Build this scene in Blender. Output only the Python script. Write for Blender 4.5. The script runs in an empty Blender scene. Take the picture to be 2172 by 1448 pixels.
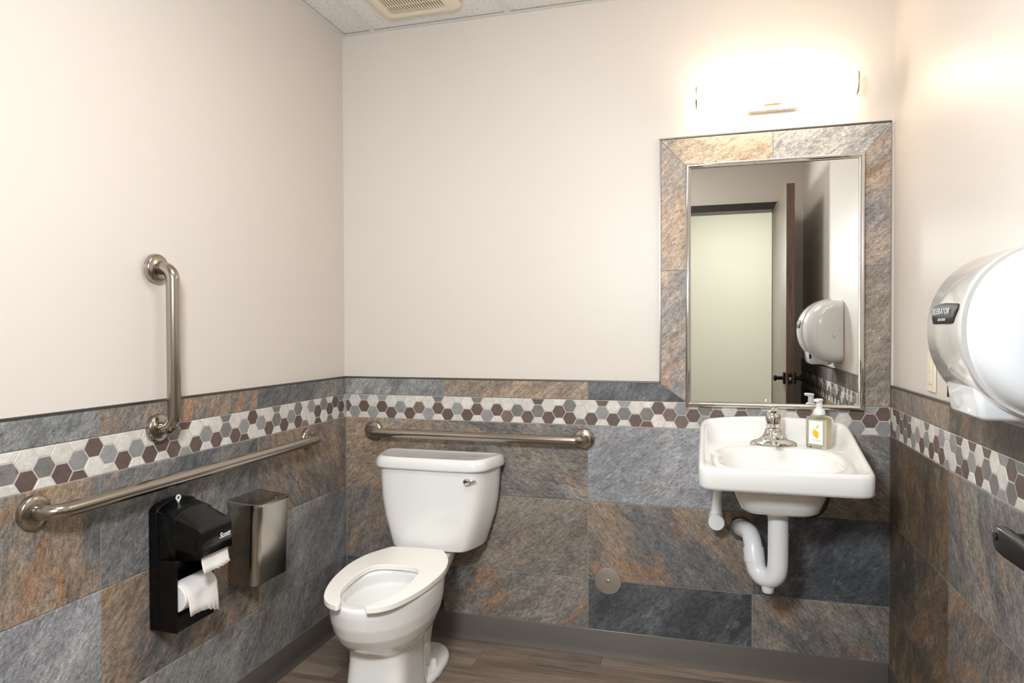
import bpy, bmesh, math, random
from mathutils import Vector, Matrix
import numpy as np
random.seed(7)
scene = bpy.context.scene
C = scene.collection
PI = math.pi

# ------------------------------------------------------------------ room measures (metres, floor z = 0, camera above the origin)
H = 1.2774                                   # camera height
XL, XR, YB = -1.5311, 0.6133, 2.673          # tile faces of the left, right and back walls
PO = 0.010                                   # painted wall lies this far behind the tile face
YR = 0.21                                    # room face of the rear wall (doorway)
ZC = 2.5646                                  # ceiling
Z_BASE, Z2, Z1, ZMB, ZMT, ZT = 0.1003, 0.2979, 0.6035, 0.9054, 1.0063, 1.0846

# ------------------------------------------------------------------ camera
def camera():
    f, yaw, pitch, roll = 1449.344, 0.2809, -0.0147, -0.0033
    cy, sy, cp, sp = math.cos(yaw), math.sin(yaw), math.cos(pitch), math.sin(pitch)
    fwd = Vector((-sy * cp, cy * cp, sp))
    right = Vector((cy, sy, 0))
    up = right.cross(fwd)
    c, s = math.cos(roll), math.sin(roll)
    r2 = (right * c + up * s)
    u2 = (up * c - right * s)
    m = Matrix((r2, u2, -fwd)).transposed().to_4x4()
    m.translation = (0, 0, H)
    cam = bpy.data.cameras.new('camera')
    cam.sensor_width = 36.0
    cam.lens = f / 2172 * 36
    cam.clip_start = 0.02
    o = bpy.data.objects.new('camera', cam)
    o.matrix_world = m
    C.objects.link(o)
    scene.camera = o
camera()

# ------------------------------------------------------------------ world, lights, exposure
w = bpy.data.worlds.new('world')
w.use_nodes = True
w.node_tree.nodes['Background'].inputs[0].default_value = (0.8, 0.85, 0.9, 1)
w.node_tree.nodes['Background'].inputs[1].default_value = 0.05
scene.world = w
scene.view_settings.view_transform = 'Standard'
scene.view_settings.look = 'None'
scene.view_settings.gamma = 1
scene.view_settings.use_curve_mapping = False
scene.view_settings.exposure = 0.50
LAMP_STRENGTH = 8.5            # vanity light diffuser
HALL_FILL_STRENGTH = 24.0
PANEL_FILL_STRENGTH = 9.5            # unseen room ceiling panel, added to even out the brightness
#  hall strength: unseen light added on the hallway ceiling
def photographers_light():
    l = bpy.data.lights.new('doorway_light', 'AREA')
    l.shape = 'DISK'; l.size = 0.30
    l.energy = 25
    l.color = (0.93, 0.97, 1.0)
    o = bpy.data.objects.new('doorway_light', l)
    o.location = (-0.42, 0.27, 1.80)
    d = Vector((-0.35, 2.3, 0.95)) - o.location
    o.rotation_euler = d.to_track_quat('-Z', 'Y').to_euler()
    C.objects.link(o)
photographers_light()

# ------------------------------------------------------------------ materials
def lin(c):
    return tuple(((v / 255) / 12.92 if v / 255 <= 0.04045 else ((v / 255 + 0.055) / 1.055) ** 2.4) for v in c)
def rgba(c):
    return (*lin(c), 1)
class NT:
    def __init__(s, name):
        s.m = bpy.data.materials.new(name); s.m.use_nodes = True
        s.t = s.m.node_tree; s.n = s.t.nodes; s.b = s.n['Principled BSDF']
    def add(s, kind, **kw):
        n = s.n.new(kind)
        for k, v in kw.items():
            if k.startswith('i_'):
                key = k[2:]
                n.inputs[int(key) if key.isdigit() else key].default_value = v
            else: setattr(n, k, v)
        return n
    def link(s, a, b): s.t.links.new(a, b)
    def mix(s, fac, a, b, blend='MIX'):
        n = s.n.new('ShaderNodeMix'); n.data_type = 'RGBA'; n.blend_type = blend
        for src, idx in ((fac, 0), (a, 6), (b, 7)):
            if hasattr(src, 'is_output'): s.link(src, n.inputs[idx])
            elif isinstance(src, (int, float)): n.inputs[idx].default_value = src
            else: n.inputs[idx].default_value = src
        return n.outputs[2]
    def ramp(s, src, p0, p1, c0=0.0, c1=1.0):
        n = s.n.new('ShaderNodeMapRange'); n.inputs[1].default_value = p0; n.inputs[2].default_value = p1
        n.inputs[3].default_value = c0; n.inputs[4].default_value = c1
        s.link(src, n.inputs[0]); return n.outputs[0]
    def math(s, op, a, b):
        n = s.n.new('ShaderNodeMath'); n.operation = op
        for src, idx in ((a, 0), (b, 1)):
            if hasattr(src, 'is_output'): s.link(src, n.inputs[idx])
            else: n.inputs[idx].default_value = src
        return n.outputs[0]
    def bump(s, h, strength, dist):
        n = s.n.new('ShaderNodeBump'); n.inputs['Strength'].default_value = strength; n.inputs['Distance'].default_value = dist
        s.link(h, n.inputs['Height']); s.link(n.outputs[0], s.b.inputs['Normal'])
def simple(name, col, rough=0.5, metal=0.0, spec=0.5, coat=0.0, noise=0.0, nscale=8.0, **extra):
    t = NT(name)
    t.b.inputs['Base Color'].default_value = rgba(col)
    t.b.inputs['Roughness'].default_value = rough
    t.b.inputs['Metallic'].default_value = metal
    t.b.inputs['Specular IOR Level'].default_value = spec
    t.b.inputs['Coat Weight'].default_value = coat
    t.b.inputs['Coat Roughness'].default_value = 0.05
    tc = t.add('ShaderNodeTexCoord')
    n = t.add('ShaderNodeTexNoise'); n.inputs['Scale'].default_value = nscale
    t.link(tc.outputs['Object'], n.inputs['Vector'])
    if noise:
        lo = rgba(tuple(max(0, v * (1 - noise)) for v in col)); hi = rgba(tuple(min(255, v * (1 + noise)) for v in col))
        t.link(t.mix(n.outputs[0], lo, hi), t.b.inputs['Base Color'])
    else:
        t.link(t.ramp(n.outputs[0], 0.2, 0.8, max(0, rough * 0.9), min(1, rough * 1.1)), t.b.inputs['Roughness'])
    for k, v in extra.items(): t.b.inputs[k].default_value = v
    return t.m

def paint(name, col, rough=0.42):
    t = NT(name); g = t.add('ShaderNodeNewGeometry')
    n = t.add('ShaderNodeTexNoise', i_Scale=90.0, i_Detail=2.0); t.link(g.outputs['Position'], n.inputs['Vector'])
    n2 = t.add('ShaderNodeTexNoise', i_Scale=22.0, i_Detail=5.0); t.link(g.outputs['Position'], n2.inputs['Vector'])
    big = t.add('ShaderNodeTexNoise', i_Scale=1.3); t.link(g.outputs['Position'], big.inputs['Vector'])
    t.link(t.mix(big.outputs[0], rgba(tuple(v * 0.985 for v in col)), rgba(tuple(min(255, v * 1.01) for v in col))), t.b.inputs['Base Color'])
    t.b.inputs['Roughness'].default_value = rough
    h = t.math('ADD', t.math('MULTIPLY', n.outputs[0], 0.35), t.ramp(n2.outputs[0], 0.55, 0.75))
    t.bump(h, 0.16, 0.0015)
    return t.m

def slate():
    t = NT('slate'); tc = t.add('ShaderNodeTexCoord')
    A = lambda nm: t.add('ShaderNodeAttribute', attribute_type='OBJECT', attribute_name=nm)
    seed, ang, c1, c2, rust, vein = A('seed'), A('angle'), A('tone'), A('tone2'), A('rust'), A('vein')
    off = t.add('ShaderNodeVectorMath', operation='ADD')
    t.link(tc.outputs['Object'], off.inputs[0]); t.link(seed.outputs['Vector'], off.inputs[1])
    rot = t.add('ShaderNodeVectorRotate', rotation_type='Z_AXIS')
    t.link(tc.outputs['Object'], rot.inputs['Vector']); t.link(ang.outputs['Fac'], rot.inputs['Angle'])
    add2 = t.add('ShaderNodeVectorMath', operation='ADD'); t.link(rot.outputs[0], add2.inputs[0]); t.link(seed.outputs['Vector'], add2.inputs[1])
    st = t.add('ShaderNodeMapping', vector_type='POINT'); st.inputs['Scale'].default_value = (0.42, 1.0, 1.0); t.link(add2.outputs[0], st.inputs['Vector'])
    def noise(src, sc, det, rough=0.6, dist=0.0):
        n = t.add('ShaderNodeTexNoise', i_Scale=sc, i_Detail=det, i_Roughness=rough, i_Distortion=dist); t.link(src, n.inputs['Vector']); return n.outputs[0]
    S, O = st.outputs[0], off.outputs[0]
    big = noise(S, 4.5, 5.0, 0.6, 0.5)
    mid = noise(S, 30.0, 5.0, 0.65, 0.3)
    fine = noise(S, 115.0, 4.0, 0.75)
    grain = noise(O, 230.0, 3.0, 0.75)
    rst = noise(S, 9.0, 6.0, 0.6, 1.0)
    ve = noise(S, 14.0, 7.0, 0.68, 0.7)
    blue = noise(O, 14.0, 5.0, 0.6)
    base = t.mix(t.ramp(big, 0.42, 0.58), c1.outputs['Color'], c2.outputs['Color'])
    base = t.mix(t.ramp(blue, 0.56, 0.74, 0.0, 0.55), base, rgba((138, 142, 147)), 'MIX')
    dks = noise(S, 7.0, 7.0, 0.68, 1.2)
    dmask = t.math('MULTIPLY', t.ramp(dks, 0.54, 0.66, 0.0, 0.75), t.math('ADD', t.math('MULTIPLY', vein.outputs['Fac'], 0.9), 0.12))
    base = t.mix(dmask, base, rgba((70, 68, 68)))
    rmask = t.math('MULTIPLY', t.ramp(rst, 0.53, 0.66, 0.0, 0.75), rust.outputs['Fac'])
    base = t.mix(rmask, base, rgba((164, 122, 84)))
    # thin dark veins where the noise crosses its middle value
    d = t.math('ABSOLUTE', t.math('SUBTRACT', ve, 0.5), 0.0)
    vm = t.math('MULTIPLY', t.ramp(d, 0.0, 0.03, 0.55, 0.0), vein.outputs['Fac'])
    base = t.mix(vm, base, rgba((52, 50, 50)))
    dk = t.math('MULTIPLY', t.ramp(mid, 0.30, 0.70, 0.74, 1.26), t.ramp(fine, 0.30, 0.70, 0.55, 1.68))
    dk = t.math('MULTIPLY', dk, t.ramp(grain, 0.28, 0.72, 0.60, 1.44))
    comb = t.add('ShaderNodeCombineColor')
    for i in range(3): t.link(dk, comb.inputs[i])
    t.link(t.mix(1.0, base, comb.outputs[0], 'MULTIPLY'), t.b.inputs['Base Color'])
    t.b.inputs['Roughness'].default_value = 0.52
    h = t.math('ADD', t.math('MULTIPLY', mid, 0.9), t.math('MULTIPLY', fine, 0.5))
    t.bump(h, 0.55, 0.0025)
    return t.m

def hexmat():
    t = NT('mosaic_stone'); tc = t.add('ShaderNodeTexCoord')
    A = lambda nm: t.add('ShaderNodeAttribute', attribute_type='OBJECT', attribute_name=nm)
    seed, c1, mott = A('seed'), A('tone'), A('vein')
    off = t.add('ShaderNodeVectorMath', operation='ADD'); t.link(tc.outputs['Object'], off.inputs[0]); t.link(seed.outputs['Vector'], off.inputs[1])
    def noise(sc, det, r=0.6):
        n = t.add('ShaderNodeTexNoise', i_Scale=sc, i_Detail=det, i_Roughness=r); t.link(off.outputs[0], n.inputs['Vector']); return n.outputs[0]
    a, b, c = noise(45, 5, 0.7), noise(210, 4, 0.7), noise(70, 6, 0.75)
    k = t.math('MULTIPLY', t.ramp(a, 0.3, 0.7, 0.84, 1.14), t.ramp(b, 0.25, 0.75, 0.84, 1.16))
    k = t.math('MULTIPLY', k, t.math('SUBTRACT', 1.0, t.math('MULTIPLY', t.ramp(c, 0.56, 0.68, 0.0, 0.55), mott.outputs['Fac'])))
    comb = t.add('ShaderNodeCombineColor')
    for i in range(3): t.link(k, comb.inputs[i])
    t.link(t.mix(1.0, c1.outputs['Color'], comb.outputs[0], 'MULTIPLY'), t.b.inputs['Base Color'])
    t.b.inputs['Roughness'].default_value = 0.45
    t.bump(b, 0.25, 0.001)
    return t.m

def brushed(name, col, rough, aniso_dir=(1, 1, 60)):
    t = NT(name); tc = t.add('ShaderNodeTexCoord')
    mp = t.add('ShaderNodeMapping'); mp.inputs['Scale'].default_value = aniso_dir; t.link(tc.outputs['Object'], mp.inputs['Vector'])
    n = t.add('ShaderNodeTexNoise', i_Scale=30.0, i_Detail=4.0); t.link(mp.outputs[0], n.inputs['Vector'])
    t.b.inputs['Metallic'].default_value = 1.0
    t.b.inputs['Base Color'].default_value = rgba(col)
    t.link(t.ramp(n.outputs[0], 0.2, 0.8, rough * 0.94, rough * 1.06), t.b.inputs['Roughness'])
    t.bump(n.outputs[0], 0.008, 0.0005)
    return t.m

def plankmat():
    t = NT('vinyl_plank'); tc = t.add('ShaderNodeTexCoord')
    A = lambda nm: t.add('ShaderNodeAttribute', attribute_type='OBJECT', attribute_name=nm)
    seed, tone = A('seed'), A('tone')
    off = t.add('ShaderNodeVectorMath', operation='ADD'); t.link(tc.outputs['Object'], off.inputs[0]); t.link(seed.outputs['Vector'], off.inputs[1])
    mp = t.add('ShaderNodeMapping'); mp.inputs['Scale'].default_value = (0.09, 1, 1); t.link(off.outputs[0], mp.inputs['Vector'])
    def noise(sc, det, dist=0.0):
        n = t.add('ShaderNodeTexNoise', i_Scale=sc, i_Detail=det, i_Roughness=0.65, i_Distortion=dist); t.link(mp.outputs[0], n.inputs['Vector']); return n.outputs[0]
    a, b, c = noise(22, 4, 0.8), noise(110, 4), noise(8, 3)
    base = t.mix(t.ramp(c, 0.35, 0.65), tone.outputs['Color'], rgba((146, 129, 114)))
    k = t.math('MULTIPLY', t.ramp(a, 0.3, 0.7, 0.62, 1.3), t.ramp(b, 0.25, 0.75, 0.72, 1.25))
    comb = t.add('ShaderNodeCombineColor')
    for i in range(3): t.link(k, comb.inputs[i])
    t.link(t.mix(1.0, base, comb.outputs[0], 'MULTIPLY'), t.b.inputs['Base Color'])
    t.b.inputs['Roughness'].default_value = 0.5
    t.bump(b, 0.2, 0.001)
    return t.m

def ceilmat():
    t = NT('acoustic_panel'); g = t.add('ShaderNodeNewGeometry')
    v = t.add('ShaderNodeTexVoronoi', i_Scale=80.0); t.link(g.outputs['Position'], v.inputs['Vector'])
    n = t.add('ShaderNodeTexNoise', i_Scale=60.0, i_Detail=4.0); t.link(g.outputs['Position'], n.inputs['Vector'])
    n2 = t.add('ShaderNodeTexNoise', i_Scale=260.0, i_Detail=2.0); t.link(g.outputs['Position'], n2.inputs['Vector'])
    spots = t.math('MULTIPLY', t.ramp(v.outputs['Distance'], 0.14, 0.26, 1.0, 0.0), t.ramp(n.outputs[0], 0.46, 0.52))
    t.link(t.mix(spots, rgba((232, 230, 226)), rgba((138, 124, 110))), t.b.inputs['Base Color'])
    t.b.inputs['Roughness'].default_value = 0.9
    t.bump(n2.outputs[0], 0.4, 0.002)
    return t.m

def woodmat():
    t = NT('dark_walnut'); tc = t.add('ShaderNodeTexCoord')
    mp = t.add('ShaderNodeMapping'); mp.inputs['Scale'].default_value = (14, 14, 0.6); t.link(tc.outputs['Object'], mp.inputs['Vector'])
    n = t.add('ShaderNodeTexNoise', i_Scale=9.0, i_Detail=6.0, i_Distortion=0.4); t.link(mp.outputs[0], n.inputs['Vector'])
    t.link(t.mix(t.ramp(n.outputs[0], 0.3, 0.7), rgba((58, 40, 34)), rgba((112, 84, 72))), t.b.inputs['Base Color'])
    t.b.inputs['Roughness'].default_value = 0.4
    return t.m
def leafmat():
    t = NT('door_laminate'); tc = t.add('ShaderNodeTexCoord')
    mp = t.add('ShaderNodeMapping'); mp.inputs['Scale'].default_value = (14, 14, 0.4); t.link(tc.outputs['Object'], mp.inputs['Vector'])
    n = t.add('ShaderNodeTexNoise', i_Scale=7.0, i_Detail=6.0); t.link(mp.outputs[0], n.inputs['Vector'])
    t.link(t.mix(t.ramp(n.outputs[0], 0.3, 0.7), rgba((96, 84, 74)), rgba((142, 130, 116))), t.b.inputs['Base Color'])
    t.b.inputs['Roughness'].default_value = 0.4
    return t.m
def emit(name, col, strength):
    t = NT(name)
    t.b.inputs['Base Color'].default_value = (0.9, 0.88, 0.84, 1)
    t.b.inputs['Emission Color'].default_value = (*col, 1)
    t.b.inputs['Emission Strength'].default_value = strength
    t.b.inputs['Roughness'].default_value = 0.4
    return t.m

M = dict(
    paint=paint('wall_paint', (218, 210, 202)), hallpaint=paint('hall_paint', (232, 231, 218), 0.6),
    slate=slate(), hexs=hexmat(),
    grout=simple('grout', (158, 154, 150), 0.85, noise=0.04, nscale=120), grout2=simple('mosaic_grout', (196, 190, 182), 0.85, noise=0.04, nscale=120),
    trim=brushed('trim_metal', (120, 116, 112), 0.35), steel=brushed('brushed_steel', (172, 164, 154), 0.2, (12, 12, 12)),
    steelv=brushed('satin_steel_sheet', (176, 170, 162), 0.2, (70, 70, 1)), chrome=simple('chrome', (225, 222, 218), 0.05, 1.0),
    porcelain=simple('porcelain', (238, 238, 236), 0.07, coat=0.6), seat=simple('seat_plastic', (249, 246, 240), 0.25),
    black=simple('black_plastic', (7, 7, 8), 0.25, spec=0.3), blackm=simple('black_metal', (9, 8, 8), 0.3, spec=0.3), smoke=simple('smoked_plastic', (11, 11, 12), 0.2, spec=0.35),
    paper=simple('tissue_paper', (240, 238, 235), 0.95, noise=0.02, nscale=90), card=simple('card_core', (160, 130, 100), 0.9),
    whitep=simple('white_plastic', (238, 238, 236), 0.3), trapw=simple('trap_cover_white', (232, 233, 236), 0.32), cream=simple('cream_plastic', (232, 222, 200), 0.4),
    base=simple('vinyl_baseboard', (108, 103, 99), 0.3, noise=0.03, nscale=4), plank=plankmat(), ceil=ceilmat(), grid=simple('grid_white', (222, 221, 219), 0.5),
    mirror=simple('mirror_glass', (240, 242, 240), 0.0, 1.0), silver=simple('mirror_frame_steel', (214, 212, 209), 0.06, 1.0),
    dryer=simple('dryer_enamel', (226, 229, 232), 0.14, coat=0.4), dryerband=simple('dryer_satin_chrome', (226, 224, 221), 0.16, 0.35, coat=0.4),
    badge=simple('badge_dark', (36, 34, 33), 0.5, spec=0.2), badgetext=simple('badge_text', (205, 203, 200), 0.5), badgegreen=simple('badge_green', (96, 118, 70), 0.5),
    wood=woodmat(), leaf=leafmat(), frame=simple('door_frame_black', (22, 20, 19), 0.4),
    diffuser=emit('lamp_diffuser', (1.0, 0.83, 0.63), LAMP_STRENGTH), lampmetal=simple('lamp_nickel', (220, 205, 180), 0.25, 1.0),
    panelfill=emit('fill_panel_face', (1.0, 0.97, 0.93), PANEL_FILL_STRENGTH), hallfill=emit('hall_fill_face', (1.0, 0.98, 0.90), HALL_FILL_STRENGTH),  # glowing faces of the two added, unseen fill lights
    lemon=simple('print_lemon', (250, 190, 14), 0.5), leafg=simple('print_leaf', (196, 206, 50), 0.5), print=simple('print_grey', (170, 170, 172), 0.5), label=simple('paper_label', (244, 244, 244), 0.5),
    coverm=simple('cover_satin_steel', (190, 184, 178), 0.45, 1.0),
    rubber=simple('dark_hose', (58, 56, 54), 0.4, 0.3), red=simple('red_dot', (190, 20, 30), 0.4), scratch=simple('white_print', (235, 235, 235), 0.5),
    dark=simple('dark_gap', (20, 20, 20), 0.8), zinc=simple('galvanised_steel', (120, 132, 138), 0.35, 0.9),
)
def liquid():
    t = NT('soap_liquid')
    t.b.inputs['Base Color'].default_value = rgba((255, 250, 222)); t.b.inputs['Roughness'].default_value = 0.05
    t.b.inputs['Transmission Weight'].default_value = 0.45; t.b.inputs['IOR'].default_value = 1.36
    return t.m
M['liquid'] = liquid()
def clearplastic():
    t = NT('clear_plastic')
    t.b.inputs['Base Color'].default_value = rgba((255, 254, 248)); t.b.inputs['Roughness'].default_value = 0.03
    t.b.inputs['Transmission Weight'].default_value = 1.0; t.b.inputs['IOR'].default_value = 1.15
    return t.m
M['clear'] = clearplastic()

# ------------------------------------------------------------------ helpers
def mesh(name, verts, faces, mat, parent=None, sharp=35, recalc=True, smooth=True):
    me = bpy.data.meshes.new(name)
    me.from_pydata([tuple(v) for v in verts], [], faces)
    if recalc:
        bm = bmesh.new(); bm.from_mesh(me); bmesh.ops.recalc_face_normals(bm, faces=bm.faces); bm.to_mesh(me); bm.free()
    if smooth:
        me.polygons.foreach_set('use_smooth', [True] * len(me.polygons))
        me.set_sharp_from_angle(angle=math.radians(sharp))
    me.materials.append(M[mat] if isinstance(mat, str) else mat)
    o = bpy.data.objects.new(name, me); C.objects.link(o)
    if parent: o.parent = parent
    return o
def tag(o, label, cat=None, group=None, kind=None):
    o['label'] = label
    if cat: o['category'] = cat
    if group: o['group'] = group
    if kind: o['kind'] = kind
    return o
def thing(name, label, cat, loc, rotz=0, group=None):
    o = bpy.data.objects.new(name, None); o.empty_display_size = 0.05; C.objects.link(o)
    o.location = loc; o.rotation_euler = (0, 0, rotz)
    return tag(o, label, cat, group)
def bevel(o, wd, seg=3, ang=30):
    m = o.modifiers.new('bevel', 'BEVEL'); m.width = wd; m.segments = seg; m.limit_method = 'ANGLE'; m.angle_limit = math.radians(ang)
    m.harden_normals = False
    return o
def subd(o, n=2):
    m = o.modifiers.new('subd', 'SUBSURF'); m.levels = n; m.render_levels = n; return o
BOXF = [(0, 3, 2, 1), (4, 5, 6, 7), (0, 1, 5, 4), (1, 2, 6, 5), (2, 3, 7, 6), (3, 0, 4, 7)]
def box(name, lo, hi, mat, parent=None, bv=0.0, seg=2):
    x0, y0, z0 = lo; x1, y1, z1 = hi
    o = mesh(name, [(x0, y0, z0), (x1, y0, z0), (x1, y1, z0), (x0, y1, z0), (x0, y0, z1), (x1, y0, z1), (x1, y1, z1), (x0, y1, z1)], BOXF, mat, parent)
    if bv: bevel(o, bv, seg)
    return o
def loft_data(rings, cap0=True, cap1=True):
    n = len(rings[0]); V = [p for r in rings for p in r]; F = []
    for k in range(len(rings) - 1):
        for i in range(n):
            j = (i + 1) % n
            F.append((k * n + i, k * n + j, (k + 1) * n + j, (k + 1) * n + i))
    if cap0: F.append(tuple(range(n)))
    if cap1: F.append(tuple((len(rings) - 1) * n + i for i in range(n)))
    return V, F
def loft(name, rings, mat, parent=None, cap0=True, cap1=True, sharp=35):
    return mesh(name, *loft_data(rings, cap0, cap1), mat, parent, sharp)
def tube_rings(path, rad, n=20):
    P = [Vector(p) for p in path]; R = rad if isinstance(rad, (list, tuple)) else [rad] * len(P)
    rings = []; t0 = (P[1] - P[0]).normalized()
    ref = Vector((0, 0, 1)) if abs(t0.z) < 0.9 else Vector((1, 0, 0))
    u = t0.cross(ref).normalized()
    for i, p in enumerate(P):
        t = ((P[min(i + 1, len(P) - 1)] - P[max(i - 1, 0)])).normalized()
        u = (u - t * u.dot(t)).normalized(); v = t.cross(u)
        rings.append([p + (u * math.cos(a) + v * math.sin(a)) * R[i] for a in [2 * PI * k / n for k in range(n)]])
    return rings
def tube(name, path, rad, mat, parent=None, n=20, sharp=40):
    return loft(name, tube_rings(path, rad, n), mat, parent, sharp=sharp)
def lathe(name, prof, mat, parent=None, n=32, axis='Z', org=(0, 0, 0), sharp=35):
    rings = []
    for r, h in prof:
        ring = []
        for k in range(n):
            a = 2 * PI * k / n; x, y = r * math.cos(a), r * math.sin(a)
            ring.append({'Z': (x, y, h), 'Y': (x, h, y), 'X': (h, x, y)}[axis])
        rings.append([Vector(p) + Vector(org) for p in ring])
    return loft(name, rings, mat, parent, sharp=sharp)
def crom(pts, n, closed=False):
    P = [np.array(p, float) for p in pts]; out = []
    segs = len(P) if closed else len(P) - 1
    for s in range(segs):
        if closed: a, b, c, d = P[s - 1], P[s], P[(s + 1) % len(P)], P[(s + 2) % len(P)]
        else: a, b, c, d = P[max(s - 1, 0)], P[s], P[s + 1], P[min(s + 2, len(P) - 1)]
        for k in range(n):
            t = k / n
            out.append(0.5 * ((2 * b) + (-a + c) * t + (2 * a - 5 * b + 4 * c - d) * t * t + (-a + 3 * b - 3 * c + d) * t ** 3))
    if not closed: out.append(P[-1])
    return out
def bend_path(pts, r, n=8):
    """polyline with its corners rounded to radius r"""
    P = [Vector(p) for p in pts]; out = [P[0]]
    for i in range(1, len(P) - 1):
        a = (P[i - 1] - P[i]).normalized(); b = (P[i + 1] - P[i]).normalized()
        th = a.angle(b); d = r / math.tan(th / 2)
        cdir = (a + b).normalized(); cen = P[i] + cdir * (r / math.sin(th / 2))
        s, e = P[i] + a * d - cen, P[i] + b * d - cen
        ax = s.cross(e).normalized(); tot = s.angle(e)
        for k in range(n + 1): out.append(cen + Matrix.Rotation(tot * k / n, 3, ax) @ s)
    out.append(P[-1]); return out
def text(name, body, size, mat, parent, mtx, shear=0.0, bold=0.0, spacing=1.0, align='CENTER'):
    cu = bpy.data.curves.new(name, 'FONT'); cu.body = body; cu.size = size; cu.shear = shear; cu.offset = bold
    cu.align_x = align; cu.align_y = 'CENTER'; cu.space_character = spacing; cu.extrude = 0.0002; cu.resolution_u = 3
    tmp = bpy.data.objects.new('tmp', cu); C.objects.link(tmp)
    dg = bpy.context.evaluated_depsgraph_get(); dg.update()
    me = bpy.data.meshes.new_from_object(tmp.evaluated_get(dg)); me.name = name
    bpy.data.objects.remove(tmp); bpy.data.curves.remove(cu)
    me.materials.clear(); me.materials.append(M[mat])
    o = bpy.data.objects.new(name, me); C.objects.link(o); o.parent = parent; o.matrix_local = mtx
    return o
def frame_mtx(org, u, v):
    u = Vector(u).normalized(); v = Vector(v).normalized(); n = u.cross(v)
    m = Matrix((u, v, n)).transposed().to_4x4(); m.translation = org; return m

# ================================================================== STRUCTURE
class Wall:
    def __init__(s, obj, u, org):
        s.o = obj; s.u = Vector(u); s.org = Vector(org)        # org: point of the painted plane with u = 0, z = 0
        s.n = s.u.cross(Vector((0, 0, 1)))
    def mtx(s, u, z, off=0.0):
        return frame_mtx(s.org + s.u * u + s.n * off + Vector((0, 0, z)), s.u, (0, 0, 1))
def poly_tile(name, wall, poly, th, mat, ch=0.0012, off=0.0):
    cu = sum(p[0] for p in poly) / len(poly); cz = sum(p[1] for p in poly) / len(poly)
    n = len(poly); L = [(p[0] - cu, p[1] - cz) for p in poly]
    if sum(L[i][0] * L[(i + 1) % n][1] - L[(i + 1) % n][0] * L[i][1] for i in range(n)) < 0: L.reverse()
    ins = []
    for i in range(n):
        a, b, c = Vector(L[i - 1]), Vector(L[i]), Vector(L[(i + 1) % n])
        n1 = Vector((-(b - a).y, (b - a).x)).normalized(); n2 = Vector((-(c - b).y, (c - b).x)).normalized()
        k = (n1 + n2); k = k / max(0.25, k.dot(n1)); ins.append((b.x + k.x * ch, b.y + k.y * ch))
    V = [(x, y, 0) for x, y in L] + [(x, y, th - ch * 0.8) for x, y in L] + [(x, y, th) for x, y in ins]
    F = [tuple(2 * n + i for i in range(n))]
    for k in range(2):
        for i in range(n):
            j = (i + 1) % n; F.append((k * n + i, k * n + j, (k + 1) * n + j, (k + 1) * n + i))
    o = mesh(name, V, F, mat, wall.o, recalc=False, smooth=False)
    o.matrix_local = wall.mtx(cu, cz, off)
    o['seed'] = [random.uniform(-9, 9), random.uniform(-9, 9), random.uniform(-9, 9)]
    return o
GAP = 0.0026
TONE = dict(  # slate colours: two tones, rust, vein
    bluegrey=((144, 144, 143), (112, 114, 116), 0.14, 0.25), blue2=((124, 123, 121), (92, 94, 96), 0.25, 0.4),
    darkgrey=((92, 95, 98), (64, 67, 71), 0.05, 0.15), char=((62, 65, 71), (88, 92, 98), 0.0, 0.05),
    tan=((150, 132, 114), (128, 116, 104), 0.25, 0.10), taupe=((138, 128, 116), (118, 112, 104), 0.15, 0.10),
    brown=((136, 120, 104), (106, 103, 100), 0.65, 0.45), rusty=((140, 124, 108), (104, 104, 105), 0.90, 0.55),
    greyrust=((132, 126, 118), (102, 102, 102), 0.70, 0.50), veined=((144, 134, 121), (108, 106, 104), 0.35, 0.9),
    light=((158, 160, 164), (132, 134, 138), 0.18, 0.12), lighttan=((186, 168, 146), (160, 146, 130), 0.35, 0.12),
    peach=((176, 154, 132), (150, 140, 132), 0.55, 0.1), peachrust=((168, 148, 130), (134, 130, 128), 0.95, 0.15),
    silver=((166, 164, 162), (142, 142, 142), 0.08, 0.1), brownw=((104, 88, 70), (76, 70, 62), 0.45, 0.35),
)
def slate_tile(wall, poly, tone, ang=35):
    o = poly_tile('wall_tile', wall, poly, PO, 'slate')
    a, b, r, v = TONE[tone]
    o['tone'] = list(lin(a)); o['tone2'] = list(lin(b)); o['rust'] = r; o['vein'] = v; o['angle'] = math.radians(-ang)
    return o
def rect(u0, u1, z0, z1):
    g = GAP / 2
    return [(u0 + g, z0 + g), (u1 - g, z0 + g), (u1 - g, z1 - g), (u0 + g, z1 - g)]
def clip(poly, a, b, c):           # keep a*u + b*z <= c
    out = []
    for i in range(len(poly)):
        p, q = poly[i], poly[(i + 1) % len(poly)]
        fp, fq = a * p[0] + b * p[1] - c, a * q[0] + b * q[1] - c
        if fp <= 0: out.append(p)
        if fp * fq < 0:
            t = fp / (fp - fq); out.append((p[0] + (q[0] - p[0]) * t, p[1] + (q[1] - p[1]) * t))
    return out
HEXC = dict(W=((214, 210, 203), 0.25), G=((146, 146, 146), 0.2), M=((122, 120, 118), 0.8), D=((102, 86, 80), 0.6), L=((118, 102, 94), 0.35))
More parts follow.
